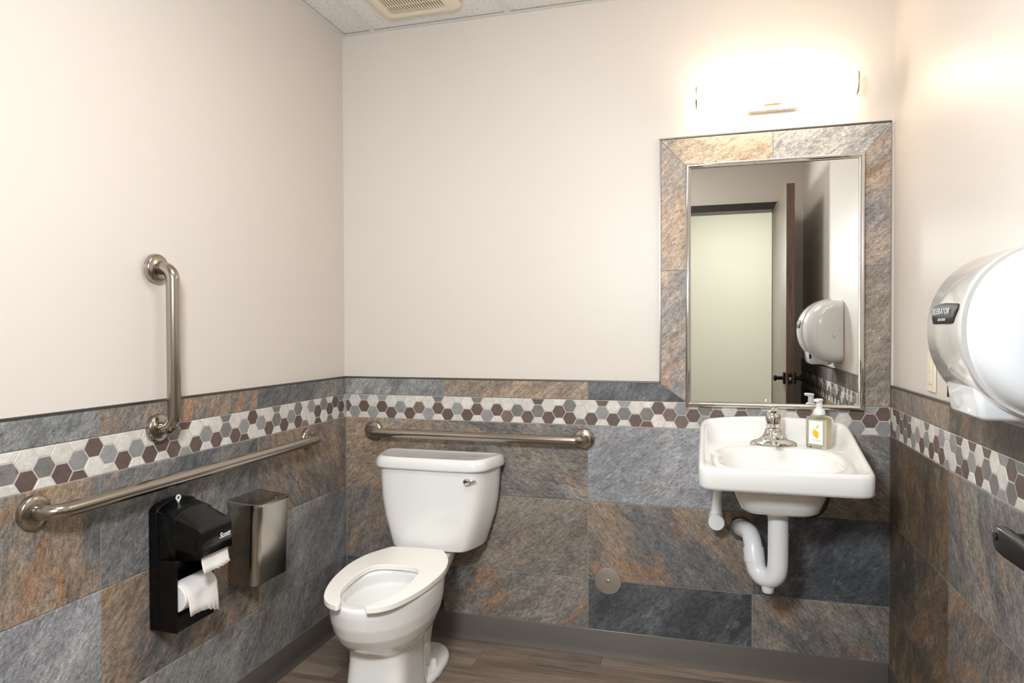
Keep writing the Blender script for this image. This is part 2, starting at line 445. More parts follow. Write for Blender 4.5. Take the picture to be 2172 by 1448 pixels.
def hexes(wall, u0, u1, ua, pitch, cols, first_full):
    """cols: list of colour strings, 2 letters = two whole hexagons, 3 = half, whole, half (top first); ua: u of the first"""
    hh = (ZMT - ZMB) / 2; hw = pitch * 2 / 3
    g = 0.0014
    for k, cs in enumerate(cols):
        cu = ua + pitch * k
        zs = [ZMB + 1.5 * hh, ZMB + 0.5 * hh] if len(cs) == 2 else [ZMT, ZMB + hh, ZMB]
        for z, ch in zip(zs, cs):
            s = 1 - g / (hh / 2); P = [(cu + hw * s * math.cos(PI / 3 * i), z + hh / 2 * s / math.sin(PI / 3) * math.sin(PI / 3 * i)) for i in range(6)]
            for a, b, c in ((0, 1, ZMT - 0.0016), (0, -1, -(ZMB + 0.0016)), (1, 0, u1 - 0.0016), (-1, 0, -(u0 + 0.0016))):
                P = clip(P, a, b, c) if len(P) > 2 else P
            if len(P) < 3 or max(p[0] for p in P) - min(p[0] for p in P) < 0.004: continue
            o = poly_tile('hexagon_tile', wall, P, PO - 0.0006, 'hexs', ch=0.0011)
            col, mo = HEXC[ch]; f = random.uniform(0.9, 1.08)
            o['tone'] = [v * f for v in lin(col)]; o['vein'] = mo * random.uniform(0.3, 1.2)

def wall_box(name, lo, hi, mat, label):
    o = box(name, lo, hi, mat); tag(o, label, kind='structure'); return o

# back wall
wb = Wall(wall_box('wall_back', (XL - PO - 0.1, YB + PO, 0), (XR + PO + 0.1, YB + PO + 0.1, ZC + 0.06), 'paint', 'cream painted wall above slate tile wainscot behind toilet and basin'), (1, 0, 0), (0, YB + PO, 0))
wl = Wall(wall_box('wall_left', (XL - PO - 0.1, YR, 0), (XL - PO, YB + PO, ZC + 0.06), 'paint', 'cream painted side wall above slate tile wainscot with two grab bars'), (0, 1, 0), (XL - PO, 0, 0))
wr = Wall(wall_box('wall_right', (XR + PO, YR, 0), (XR + PO + 0.1, YB + PO, ZC + 0.06), 'paint', 'cream painted side wall above slate wainscot carrying the hand dryer'), (0, -1, 0), (XR + PO, 0, 0))

def grout(wall, u0, u1, z0, z1, mat, d):
    V = [(u0, z0, 0.0002), (u1, z0, 0.0002), (u1, z1, 0.0002), (u0, z1, 0.0002), (u0, z0, d), (u1, z0, d), (u1, z1, d), (u0, z1, d)]
    o = mesh('grout', V, BOXF, mat, wall.o); o.matrix_local = wall.mtx(0, 0, 0); return o
def trim_strip(wall, pts, width=0.0065):
    """thin metal edge profile along a polyline of (u, z)"""
    for (a, b) in zip(pts[:-1], pts[1:]):
        a, b = Vector(a), Vector(b); d = (b - a).normalized(); nrm = Vector((-d.y, d.x)) * width / 2
        q = [a + nrm, b + nrm, b - nrm, a - nrm]
        V = [(p.x, p.y, 0.0005) for p in q] + [(p.x, p.y, PO + 0.0012) for p in q]
        o = mesh('edge_trim', V, BOXF, 'trim', wall.o); o.matrix_local = wall.mtx(0, 0, 0)
ZB0 = 0.006
TT = ZT - 0.0075       # top of the top tile strip
ROWS = [(ZB0, Z2), (Z2, Z1), (Z1, ZMB), (ZMT, TT + GAP / 2)]
# --- back wall layout
JB = [XL, -1.0727, -0.4608, 0.1540, XR]
grout(wb, XL, XR, 0.002, TT, 'grout', PO - 0.0022)
grout(wb, XL + 0.0005, XR - 0.0005, ZMB + 0.0008, ZMT - 0.0008, 'grout2', PO - 0.0014)
BT = [[('darkgrey', 30), ('greyrust', 42), ('darkgrey', 45), ('greyrust', -50)],
      [('rusty', 60), ('taupe', 30), ('rusty', -48), ('char', 40)],
      [('tan', 28), ('veined', -18), ('light', 35), ('greyrust', -40)]]
for r in range(3):
    for c in range(4):
        slate_tile(wb, rect(JB[c], JB[c + 1], *ROWS[r]), *BT[r][c])
# mirror surround geometry
FX0, FX1, FZ1 = -0.181, XR, 2.0085           # outer edges of the stone surround
MX0, MX1, MZ0, MZ1 = -0.086, 0.526, 0.9925, 1.903   # outer edges of the mirror frame
IN = 0.012                                    # stone continues a little under the mirror frame
z0, z1 = ROWS[3]
slate_tile(wb, rect(JB[0], JB[1], z0, z1), 'bluegrey', 50)
slate_tile(wb, rect(JB[1], JB[2], z0, z1), 'tan', 40)
# mitre at the lower left of the surround: from (FX0, ZT) to (MX0, ZMT)
md = Vector((MX0 + 0.004 - FX0, ZMT - z1)).normalized(); mn = Vector((-md.y, md.x))
pt = Vector((FX0, z1))
p = clip(rect(JB[2], MX0 + IN, z0, z1), mn.x, mn.y, mn.dot(pt) - GAP / 2)
slate_tile(wb, p, 'darkgrey', 60)
grout(wb, FX0, XR, TT, FZ1 - 0.004, 'grout', PO - 0.0022)
i0, i1, iz1 = MX0 + IN, MX1 - IN, MZ1 - IN
g = GAP / 2
jz = 1.507
p = clip(rect(FX0 + 0.003, i0, z0, jz), -mn.x, -mn.y, -mn.dot(pt) - GAP / 2)
slate_tile(wb, p, 'peachrust', 48)
# upper left with mitre
dv = Vector((i0 - FX0, iz1 - FZ1)).normalized(); nn = Vector((-dv.y, dv.x))        # pointing up right
q = Vector((FX0, FZ1 - 0.003))
slate_tile(wb, clip(rect(FX0 + 0.003, i0, jz, FZ1 - 0.003), nn.x, nn.y, nn.dot(q) - g), 'peach', 50)
slate_tile(wb, clip(rect(FX0, 0.2235, iz1, FZ1 - 0.003), -nn.x, -nn.y, -nn.dot(q) - g), 'lighttan', 20)
dv2 = Vector((XR - i1, FZ1 - iz1)).normalized(); n2 = Vector((-dv2.y, dv2.x))      # pointing up left
q2 = Vector((XR, FZ1 - 0.003))
slate_tile(wb, clip(rect(0.2235, XR, iz1, FZ1 - 0.003), -n2.x, -n2.y, -n2.dot(q2) - g), 'silver', 30)
slate_tile(wb, clip(rect(i1, XR, jz - 0.002, FZ1 - 0.003), n2.x, n2.y, n2.dot(q2) - g), 'peachrust', 40)
slate_tile(wb, rect(i1, XR, ZMT, jz - 0.002), 'taupe', 55)
trim_strip(wb, [(XL, ZT - 0.004), (FX0, ZT - 0.004)])
trim_strip(wb, [(FX0, ZT - 0.007), (FX0, FZ1)], 0.005)
trim_strip(wb, [(FX0 - 0.0025, FZ1), (XR, FZ1)], 0.005)
cols_back = ['GDW', 'WG', 'GDW', 'WG', 'GDW', 'WD', 'WGW', 'WD', 'WLW', 'WG', 'MDW', 'WD', 'WGW', 'WD', 'MDW', 'WG', 'WDW', 'WL', 'WMW', 'WD', 'DMW', 'WD', 'WDW', 'MD',
             'WWM', 'WD', 'DGW', 'WD', 'GMW', 'WD', 'WMD', 'DW', 'WLW', 'GL', 'WDW', 'MG', 'GDW', 'WG', 'MDW', 'GD', 'WGW', 'WD', 'MWG', 'DG', 'MWG', 'GW', 'GWG', 'DG', 'GDW', 'DG']
hexes(wb, XL, XR, -1.4864 - 0.0433, 0.0433, cols_back, False)

# --- left wall layout
JL = [YR, 0.764, 1.4140, 2.0642, YB]
grout(wl, YR, YB, 0.002, TT, 'grout', PO - 0.0022)
grout(wl, YR, YB, ZMB + 0.0008, ZMT - 0.0008, 'grout2', PO - 0.0014)
LT = [[('greyrust', 40), ('greyrust', 50), ('bluegrey', 45), ('blue2', 60)],
      [('taupe', 40), ('light', 45), ('rusty', 40), ('bluegrey', 50)],
      [('veined', 40), ('rusty', 75), ('blue2', 50), ('rusty', -55)],
      [('tan', 40), ('bluegrey', 45), ('rusty', 55), ('blue2', 40)]]
for r in range(4):
    for c in range(4): slate_tile(wl, rect(JL[c], JL[c + 1], *ROWS[r]), *LT[r][c])
trim_strip(wl, [(YR, ZT - 0.004), (YB, ZT - 0.004)])
cols_left = ['WMW', 'WD', 'WMW', 'WD', 'WGD', 'DW', 'WGW', 'WD', 'WGW', 'WD', 'WDW', 'MD', 'DWG', 'WD', 'WGW', 'WD', 'MMW', 'WD', 'WGD', 'DW', 'WGW', 'WD', 'MMW', 'WD', 'WGW', 'MD', 'WWM', 'GW', 'WDD', 'MW', 'WDM', 'DW', 'MDM']
pre = ['WG', 'GDW', 'WD', 'WMW'] * 6
hexes(wl, YR, YB, 1.2140 - 0.04585 * 23, 0.04585, pre[:22] + cols_left, False)

# --- right wall layout (u runs along -Y)
JR = [-YB, -2.0636, -1.450, -0.836, -YR]
grout(wr, -YB, -YR, 0.002, TT, 'grout', PO - 0.0022)
grout(wr, -YB, -YR, ZMB + 0.0008, ZMT - 0.0008, 'grout2', PO - 0.0014)
RT = [[('brownw', 60), ('brown', 50), ('brownw', 50), ('greyrust', 50)],
      [('brownw', 40), ('brown', 55), ('taupe', 40), ('brownw', 45)],
      [('brownw', 84), ('greyrust', -58), ('brown', 50), ('veined', 40)],
      [('brown', -45), ('brownw', 60), ('greyrust', 40), ('tan', 40)]]
for r in range(4):
    for c in range(4): slate_tile(wr, rect(JR[c], JR[c + 1], *ROWS[r]), *RT[r][c])
trim_strip(wr, [(-YB, ZT - 0.004), (-YR, ZT - 0.004)])
cols_right = ['WD', 'DWD', 'DG', 'GDW', 'DM', 'MDW', 'WG', 'WGW', 'WD', 'MGW', 'WD', 'WDW', 'GD', 'WWG', 'GW', 'DMD', 'WD', 'DGW', 'WD', 'DMW', 'WM', 'GWG', 'DM', 'MDW'] + ['WD', 'WGW', 'GD', 'DMW', 'WG', 'WDW'] * 5
hexes(wr, -YB, -YR, -2.5812 - 0.04524 * 2, 0.04524, cols_right, False)

# --- baseboards: vinyl cove base with a toe
BASEP = [(0.0, 0.0), (0.0165, 0.0), (0.0165, 0.0025), (0.0105, 0.009), (0.0066, 0.018), (0.0052, 0.028), (0.0050, 0.097), (0.0038, 0.0995), (0.0, Z_BASE)]
def baseboard(name, wall, u0, u1, m0, m1, label):
    V = []; n = len(BASEP)
    for (u, m) in ((u0, m0), (u1, m1)):
        for t, z in BASEP: V.append(wall.org + wall.u * (u + m * t) + wall.n * (PO + 0.0002 + t) + Vector((0, 0, z)))
    F = [tuple(range(n)), tuple(range(n, 2 * n))] + [(i, (i + 1) % n, n + (i + 1) % n, n + i) for i in range(n)]
    o = mesh(name, V, F, 'base', None, sharp=60); return tag(o, label, kind='structure')
baseboard('baseboard_back', wb, XL, XR, 1, -1, 'grey vinyl cove baseboard along the wall behind toilet and basin')
baseboard('baseboard_left', wl, YR, YB, 0, -1, 'grey vinyl cove baseboard along the wall with the tissue dispenser')
baseboard('baseboard_right', wr, -YB, -YR, 1, 0, 'grey vinyl cove baseboard along the wall below the hand dryer')

# --- floor of vinyl planks
fl = box('floor', (-3.0, -1.6, -0.08), (3.0, YB + 0.1, -0.004), 'dark'); tag(fl, 'brown grey wood look vinyl plank floor', kind='structure')
PW, PLN = 0.178, 1.22
r = 0
y = YB - 0.03
while y > -1.5:
    x = -1.62 - ((r * 0.47) % PLN)
    while x < 0.75:
        xa, xb = max(x, -1.55), min(x + PLN, 0.63)
        if xb - xa > 0.03:
            L, Wd = (xb - xa) / 2 - 0.0004, PW / 2 - 0.0004
            V = [(-L, -Wd, 0), (L, -Wd, 0), (L, Wd, 0), (-L, Wd, 0), (-L, -Wd, 0.0034), (L, -Wd, 0.0034), (L, Wd, 0.0034), (-L, Wd, 0.0034)]
            o = mesh('plank', V, BOXF, 'plank', fl, smooth=False); o.location = ((xa + xb) / 2, y + PW / 2 - 0.06, -0.0038)
            bevel(o, 0.0006, 1)
            o['seed'] = [random.uniform(-9, 9) for _ in range(3)]
            b = random.uniform(0.85, 1.12); o['tone'] = [v * b for v in lin(random.choice([(116, 101, 90), (130, 114, 103), (106, 95, 88)]))]
        x += PLN
    y -= PW; r += 1

# --- ceiling: acoustic panels in a grid
ce = box('ceiling', (XL - 0.12, YR - 0.12, ZC + 0.05), (XR + 0.12, YB + 0.12, ZC + 0.12), 'grid'); tag(ce, 'white suspended ceiling of speckled acoustic panels', kind='structure')
GX = [XL - PO, -1.386, -0.782, -0.178, 0.426, XR + PO]
GY = [YB + PO, 2.07, 1.46, 0.85, 0.24, YR]
FAN = (-1.273, -0.934, 2.225, 2.565)     # exhaust fan footprint
for i in range(len(GX) - 1):
    for j in range(len(GY) - 1):
        x0, x1, y1, y0 = GX[i] + 0.006, GX[i + 1] - 0.006, GY[j] - 0.006, GY[j + 1] + 0.006
        if x1 - x0 < 0.05 or y1 - y0 < 0.05: continue
        o = box('ceiling_panel', (x0, y0, ZC + 0.004), (x1, y1, ZC + 0.018), 'ceil', ce)
for x in GX[1:-1]: box('tee_bar', (x - 0.012, YR, ZC - 0.0005), (x + 0.012, YB + PO - 0.012, ZC + 0.003), 'grid', ce)
for y in GY[1:-1]:
    for i in range(len(GX) - 1): box('cross_tee', (GX[i] + 0.0125, y - 0.012, ZC - 0.0003), (GX[i + 1] - 0.0125, y + 0.012, ZC + 0.003), 'grid', ce)
def angle_trim(a, b, n):
    d = 0.022
    lo = (min(a[0], b[0], a[0] + n[0] * d, b[0] + n[0] * d), min(a[1], b[1], a[1] + n[1] * d, b[1] + n[1] * d), ZC - 0.0015)
    hi = (max(a[0], b[0], a[0] + n[0] * d, b[0] + n[0] * d), max(a[1], b[1], a[1] + n[1] * d, b[1] + n[1] * d), ZC - 0.0002)
    k = 0.0004 * len([c for c in ce.children if c.name.startswith('wall_angle')]); lo = (lo[0], lo[1], lo[2] - k); hi = (hi[0], hi[1], hi[2] - k)
    box('wall_angle', lo, hi, 'grid', ce)
angle_trim((XL - PO, YB + PO), (XR + PO, YB + PO), (0, -1)); angle_trim((XL - PO, YR), (XL - PO, YB + PO), (1, 0)); angle_trim((XR + PO, YR), (XR + PO, YB + PO), (-1, 0))

# --- rear wall with the doorway, hallway beyond
DX0, DX1, DH = -0.49, 0.432, 2.125
rw = Vector((0, 0, 0))
def prism(name, rects, y0, y1, mat):
    V, F = [], []
    for x0, x1, z0, z1 in rects:
        b = len(V); V += [(x0, y0, z0), (x1, y0, z0), (x1, y1, z0), (x0, y1, z0), (x0, y0, z1), (x1, y0, z1), (x1, y1, z1), (x0, y1, z1)]
        F += [tuple(b + i for i in f) for f in BOXF]
    return mesh(name, V, F, mat, smooth=False)
o = prism('wall_rear', [(XL - 0.11, DX0 - 0.02, 0, ZC + 0.06), (DX1 + 0.02, XR + 0.11, 0, ZC + 0.06), (DX0 - 0.02, DX1 + 0.02, DH + 0.02, ZC + 0.06)], YR - 0.12, YR - 0.0005, 'paint')
tag(o, 'cream painted wall around the doorway seen in the mirror', kind='structure')
fr = prism('trim_1', [(DX0 - 0.05, DX0, 0, DH + 0.05), (DX1, DX1 + 0.05, 0, DH + 0.05), (DX0, DX1, DH, DH + 0.05)], YR - 0.135, YR + 0.012, 'frame')
tag(fr, 'black door frame around the open doorway in the mirror', kind='structure')
tag(box('wall_hall', (-3.0, -1.6, 0), (3.0, -1.5, 2.6), 'hallpaint'), 'pale wall across the hallway seen through the doorway in the mirror', kind='structure')
tag(box('wall_hall_west', (-3.1, -1.6, 0), (-3.0, YR - 0.12, 2.6), 'hallpaint'), 'pale end wall of the hallway outside the room', kind='structure')
tag(box('wall_hall_east', (3.0, -1.6, 0), (3.1, YR - 0.12, 2.6), 'hallpaint'), 'pale far end wall of the hallway beyond the door', kind='structure')
tag(prism('wall_hall_inner', [(-3.0, XL - 0.111, 0, 2.6), (XR + 0.111, 3.0, 0, 2.6)], YR - 0.13, YR - 0.02, 'hallpaint'), 'pale wall on the near side of the hallway', kind='structure')
tag(box('ceiling_hall', (-3.1, -1.7, 2.6), (3.1, YR - 0.122, 2.68), 'grid'), 'plain white ceiling of the hallway', kind='structure')
hl = thing('hall_fill', 'square fill light added unseen on the hallway ceiling outside the door', 'lamp', (0.2, -0.38, 2.6))  # unseen light, added to brighten the hallway
box('housing', (-0.3, -0.3, -0.03), (0.3, 0.3, -0.001), 'grid', hl, 0.004); box('diffuser', (-0.28, -0.28, -0.036), (0.28, 0.28, -0.0305), 'hallfill', hl)
cl = thing('fill_panel', 'flat square fill light added unseen to the suspended ceiling near the doorway', 'lamp', (-0.48, 1.155, ZC))  # unseen panel, added to fill the room evenly with light
box('housing', (-0.286, -0.286, -0.009), (0.286, 0.286, -0.001), 'grid', cl, 0.003); box('diffuser', (-0.265, -0.265, -0.0125), (0.265, 0.265, -0.0095), 'panelfill', cl)

# --- open door leaf with levers
door = bpy.data.objects.new('door_1', None); C.objects.link(door); door.location = (0.426, 0, 0)
tag(door, 'dark wood door standing open, reflected beside the hand dryer', kind='structure')
DY0, DY1 = YR + 0.014, 1.105
box('door_leaf', (0.0012, DY0, 0.012), (0.043, DY1 - 0.002, DH - 0.004), 'leaf', door)
box('edge_band', (0.0, DY1 - 0.0019, 0.012), (0.0442, DY1, DH - 0.004), 'wood', door)
LZ = 1.0
box('latch_plate', (0.009, DY1, LZ - 0.03), (0.035, DY1 + 0.0015, LZ + 0.03), 'blackm', door)
box('latch_bolt', (0.016, DY1 + 0.0015, LZ - 0.009), (0.028, DY1 + 0.009, LZ + 0.009), 'chrome', door, 0.002)
for sgn, x0 in ((-1, 0.0), (1, 0.0445)):
    yy = DY1 - 0.066
    ro = box('rose', (min(x0, x0 + sgn * 0.012), yy - 0.034, LZ - 0.034), (max(x0, x0 + sgn * 0.012), yy + 0.034, LZ + 0.034), 'blackm', door, 0.003)
    tube('spindle', [(x0 + sgn * 0.0125, yy, LZ), (x0 + sgn * 0.045, yy, LZ)], 0.011, 'blackm', ro)
    xx = x0 + sgn * 0.053
    rings = []
    for t, hz, hx in ((0.018, 0.004, 0.004), (0.016, 0.013, 0.007), (0.008, 0.0175, 0.0085), (-0.01, 0.0185, 0.009), (-0.04, 0.0175, 0.0085), (-0.075, 0.016, 0.008), (-0.105, 0.014, 0.007), (-0.118, 0.011, 0.006), (-0.122, 0.004, 0.003)):
        rings.append([(xx + hx * math.copysign(abs(math.cos(a)) ** 0.5, math.cos(a)), yy + t, LZ + hz * math.copysign(abs(math.sin(a)) ** 0.7, math.sin(a)) - 0.12 * max(0, -t) ** 1.0 * 0.12) for a in [2 * PI * k / 20 for k in range(20)]])
    lv = loft('lever', rings, 'blackm', ro, sharp=60)
    lathe('lock_ring', [(0.0001, 0.0), (0.0052, 0.0), (0.0052, sgn * 0.0014), (0.0001, sgn * 0.0014)], 'frame', ro, 20, 'X', (xx + sgn * 0.0088, yy + 0.004, LZ + 0.004))
for z in (0.25, 1.1, 1.9):
    lathe('hinge', [(0.0001, -0.05), (0.007, -0.05), (0.007, 0.05), (0.0001, 0.05)], 'blackm', door, 16, 'Z', (0.053, DY0 + 0.008, z))

# ================================================================== OBJECTS
# ---------------- grab bars
def grab_bar(label, P0, P1, nrm):
    """flange centres on the wall face, nrm out of the wall"""
    P0, P1, nrm = Vector(P0), Vector(P1), Vector(nrm)
    t = thing('grab_bar', label, 'grab bar', P0, group='stainless grab bars')
    a, b = Vector((0, 0, 0)), P1 - P0; off = nrm * 0.062
    tube('bar', bend_path([a + nrm * 0.006, a + off, b + off, b + nrm * 0.006], 0.036, 10), 0.0185, 'steel', t, 28)
    for c in (a, b):
        q = nrm.to_track_quat('Z', 'Y').to_matrix()
        prof = [(0.019, 0.0195), (0.019, 0.0200), (0.027, 0.0185), (0.036, 0.0165), (0.0395, 0.0135), (0.0412, 0.009), (0.0415, 0.0005), (0.0195, 0.0005)]
        rings = [[c + q @ Vector((r * math.cos(2 * PI * k / 40), r * math.sin(2 * PI * k / 40), h)) for k in range(40)] for r, h in prof]
        loft('flange', rings + [rings[0]], 'steel', t, False, False, 50)
grab_bar('short upright stainless grab bar on the left wall', (XL, 1.606, 1.002), (XL, 1.606, 1.462), (1, 0, 0))
grab_bar('long horizontal stainless grab bar above the black tissue dispenser', (XL, 1.226, 0.856), (XL, 2.366, 0.858), (1, 0, 0))
grab_bar('horizontal stainless grab bar on the wall above the toilet tank', (-1.392, YB, 0.852), (-0.474, YB, 0.8515), (0, -1, 0))

# ---------------- toilet (local: x right, y = -distance from wall)
TX = -1.055
toilet = thing('toilet', 'white two piece toilet with open front seat and chrome lever', 'toilet', (TX, YB, 0))
def P(x, d, z): return (x, -d, z)
def egg(z, db, df, hw, n=2.3, wp=0.45, N=56):
    c = db + (df - db) * wp; out = []
    for k in range(N):
        a = 2 * PI * k / N; ca, sa = math.cos(a), math.sin(a)
        l = (df - c) if ca > 0 else (c - db)
        out.append(P(hw * math.copysign(abs(sa) ** (2 / n), sa), c + l * math.copysign(abs(ca) ** (2 / n), ca), z))
    return out
R_ = [egg(0.0, .40, .70, .110, 5, .5), egg(.02, .40, .70, .110, 5, .5), egg(.10, .405, .685, .105, 5, .5), egg(.18, .405, .672, .102, 4.5, .5), egg(.218, .40, .67, .102, 4.5, .5), egg(.230, .375, .688, .113, 3.0, .5),
      egg(.250, .335, .72, .136, 2.5), egg(.275, .31, .75, .151, 2.3), egg(.31, .29, .777, .165, 2.2), egg(.35, .27, .793, .172, 2.2), egg(.39, .26, .80, .174, 2.2), egg(.412, .26, .80, .174, 2.2), egg(.420, .266, .795, .168, 2.2),
      egg(.420, .43, .765, .118, 2.1), egg(.412, .438, .758, .110, 2.1), egg(.375, .436, .76, .112, 2.1), egg(.368, .442, .752, .108, 2.1), egg(.32, .45, .73, .095, 2.1), egg(.27, .46, .69, .074, 2.1), egg(.235, .48, .64, .05, 2.1), egg(.225, .50, .60, .03, 2.1)]
V, F = loft_data(R_)
def addloft(rings):
    global V, F
    v, f = loft_data(rings); b = len(V); V = V + v; F = F + [tuple(b + i for i in q) for q in f]
# trapway column, foot, tank shelf
addloft([egg(.0, .19, .42, .056, 3, .5), egg(.08, .20, .42, .056, 3, .5), egg(.15, .20, .42, .068, 3, .5), egg(.22, .19, .42, .082, 3, .5), egg(.28, .16, .42, .094, 3, .5), egg(.33, .12, .40, .105, 3, .5), egg(.375, .06, .40, .118, 3.5, .5), egg(.408, .045, .40, .122, 4, .5), egg(.416, .05, .40, .118, 4, .5)])
addloft([egg(.0, .115, .47, .122, 2.6, .5), egg(.016, .115, .47, .122, 2.6, .5), egg(.026, .122, .462, .114, 2.6, .5), egg(.030, .14, .44, .095, 2.6, .5)])
bowl = mesh('bowl', V, F, 'porcelain', toilet)
rm = bowl.modifiers.new('remesh', 'REMESH'); rm.mode = 'VOXEL'; rm.voxel_size = 0.0042; rm.use_smooth_shade = True
sm = bowl.modifiers.new('smooth', 'SMOOTH'); sm.iterations = 6; sm.factor = 0.5
for s in (-1, 1): lathe('bolt_cap', [(0.0001, .056), (.008, .0555), (.012, .052), (.0145, .042), (.0155, .030), (.0001, .030)], 'whitep', toilet, 24, 'Z', (s * .086 - .022, -.315, 0))
# seat
def twist(o, ang=math.radians(3.6), piv=Vector((0.006, -.80, 0))):
    R = Matrix.Rotation(ang, 3, 'Z'); o.data.transform(Matrix.Translation(piv) @ R.to_4x4() @ Matrix.Translation(Vector((0, .80, 0))))
twist(bowl)
so = crom([(.050, .822), (.085, .806), (.120, .765), (.150, .69), (.170, .60), (.179, .50), (.176, .43), (.162, .36), (.136, .30), (.104, .245)], 6)
si = crom([(.044, .815), (.050, .79), (.068, .755), (.088, .71), (.100, .65), (.104, .58), (.099, .515), (.084, .47), (.055, .45), (.0001, .443)], 6)
so_full = [(x, d) for x, d in so] + [(0.0001, .238)]
ns = len(so_full); si_r = [si[min(len(si) - 1, round(i * (len(si) - 1) / (ns - 1)))] for i in range(ns)]
def strip(pts): return [(x, d) for x, d in pts] + [(-x, d) for x, d in list(reversed(pts))[1:]]
OUT, INN = strip(so_full), strip(si_r); n = len(OUT)
ZS0, ZS1 = 0.4225, 0.4415
def scaled(L, o, k): return [(x + (ox - x) * k, d + (od - d) * k) for (x, d), (ox, od) in zip(L, o)]
V = [P(x, d, ZS0) for x, d in OUT] + [P(x, d, ZS0) for x, d in INN] + [P(x, d, ZS1) for x, d in OUT] + [P(x, d, ZS1) for x, d in INN]
F = []
for i in range(n - 1):
    F += [(i, i + 1, n + i + 1, n + i), (2 * n + i, 2 * n + i + 1, 3 * n + i + 1, 3 * n + i), (i, i + 1, 2 * n + i + 1, 2 * n + i), (n + i, n + i + 1, 3 * n + i + 1, 3 * n + i)]
F += [(0, n, 3 * n, 2 * n), (n - 1, 2 * n - 1, 4 * n - 1, 3 * n - 1)]
seat = mesh('seat', V, F, 'seat', toilet); twist(seat); bevel(seat, 0.006, 3, 40)
for s in (-1, 1): box('seat_hinge', (s * .06 - .045, -.262, .4205), (s * .06 - .013, -.234, .436), 'seat', toilet, .004)
# tank
def tank_plan(hw, d0, d1, N=7):
    half = [(0.0001, d1), (hw * .45, d1 - .0015), (hw * .70, d1 - .007), (hw * .83, d1 - .022), (hw * .92, d1 - .060), (hw, d0 + .055), (hw, d0 + .012)]
    c = crom(half, N); c = [tuple(p) for p in c] + [(hw - .006, d0 + .003), (hw - .014, d0)]
    return c + [(-x, d) for x, d in reversed(c)][:-1]
def tring(hw, d0, d1, z): return [P(x, d, z) for x, d in tank_plan(hw, d0, d1)]
loft('tank', [tring(.178, .040, .212, .4245), tring(.184, .037, .217, .4265), tring(.188, .036, .219, .434), tring(.206, .034, .22, .49), tring(.225, .032, .222, .55), tring(.238, .03, .222, .62), tring(.244, .03, .222, .69), tring(.246, .03, .222, .738)], 'porcelain', toilet, sharp=50)
loft('tank_lid', [tring(.250, .024, .227, .7385), tring(.258, .018, .235, .741), tring(.260, .016, .237, .748), tring(.257, .019, .234, .768), tring(.253, .022, .230, .778), tring(.246, .028, .223, .784), tring(.238, .035, .214, .785), tring(.230, .043, .205, .7815), tring(.222, .05, .196, .780)], 'porcelain', toilet, sharp=60)
lvo = [Vector((0.206 - .052 * t, -(.232 + .006 * math.sin(PI * t)), .711 - .006 * t)) for t in [k / 10 for k in range(11)]]
fr_ = [.002, .004, .006, .008, .0095, .011, .012, .0125, .012, .009, .003]
lev = loft('flush_lever', [[p + Vector((0, .006 * math.cos(a) * (.5 + r * 40), r * math.sin(a))) for a in [2 * PI * k / 16 for k in range(16)]] for p, r in zip(lvo, fr_)], 'chrome', toilet, sharp=60)
tube('lever_stem', [(0.172, -.205, .708), (0.172, -.231, .708)], .0055, 'chrome', lev)

# ---------------- wash basin
SX = 0.2205
sink = thing('wash_basin', 'white wall hung washbasin below the mirror', 'sink', (SX, YB, 0))
def selip(cx, cd, a, b, n, zf, N=96, nb=None, amax=None):
    out = []
    for k in range(N):
        th = 2 * PI * k / N; c, s = math.cos(th), math.sin(th)
        nn = n if s > 0 or nb is None else nb
        r = (abs(c) ** nn / a ** nn + abs(s) ** nn / b ** nn) ** (-1 / nn)
        x, d = cx + r * c, cd + r * s
        out.append(P(x, d, zf(x, d) if callable(zf) else zf))
    return out
def lerp(a, b, t): t = max(0, min(1, t)); return a + (b - a) * t
def sstep(t): t = max(0, min(1, t)); return t * t * (3 - 2 * t)
def zrim(x, d): return .853 + .094 * (1 - max(0, min(1, (d - .03) / .45))) ** 1.15 + (.018 * (1 - (x / .25) ** 2) * (1 - sstep(d / .12)))
def zdeck(x, d): return lerp(.8722, .842, (d - .17) / .31)
CD = .2425
def outl(ins, zf, n=14): return selip(0, CD, .2535 - ins, .2400 - ins, n, zf, nb=10)
rs = [selip(0, .27, .06, .05, 2.5, .682), selip(0, .27, .105, .075, 3.2, .684), selip(0, .27, .122, .088, 3.2, .694), selip(0, .27, .138, .105, 3.2, .735), selip(0, .27, .150, .12, 3.2, .770), selip(0, .27, .17, .14, 3.4, .779),
      outl(.05, .780), outl(.016, .781), outl(.005, .785), outl(.000, .794), outl(.000, lambda x, d: zrim(x, d) - .014), outl(.0025, lambda x, d: zrim(x, d) - .005), outl(.009, lambda x, d: zrim(x, d)), outl(.016, lambda x, d: zrim(x, d) - .001),
      outl(.023, lambda x, d: zrim(x, d) - .008), outl(.030, lambda x, d: max(zdeck(x, d) + .004, zrim(x, d) - .035), 7), outl(.040, lambda x, d: zdeck(x, d) + .001, 6),
      selip(0, .295, .200, .150, 3.2, zdeck), selip(0, .297, .192, .143, 3.0, lambda x, d: zdeck(x, d) - .004), selip(0, .297, .182, .135, 2.8, lambda x, d: zdeck(x, d) - .016), selip(0, .295, .160, .118, 2.6, .795), selip(0, .29, .125, .092, 2.4, .755), selip(0, .285, .075, .06, 2.2, .735), selip(0, .28, .022, .022, 2, .729)]
loft('basin', rs, 'porcelain', sink, sharp=70)
lathe('drain', [(.0001, .7325), (.013, .7325), (.0205, .7315), (.0208, .7295), (.0001, .7295)], 'chrome', sink, 24, 'Z', (0, -.28, 0))

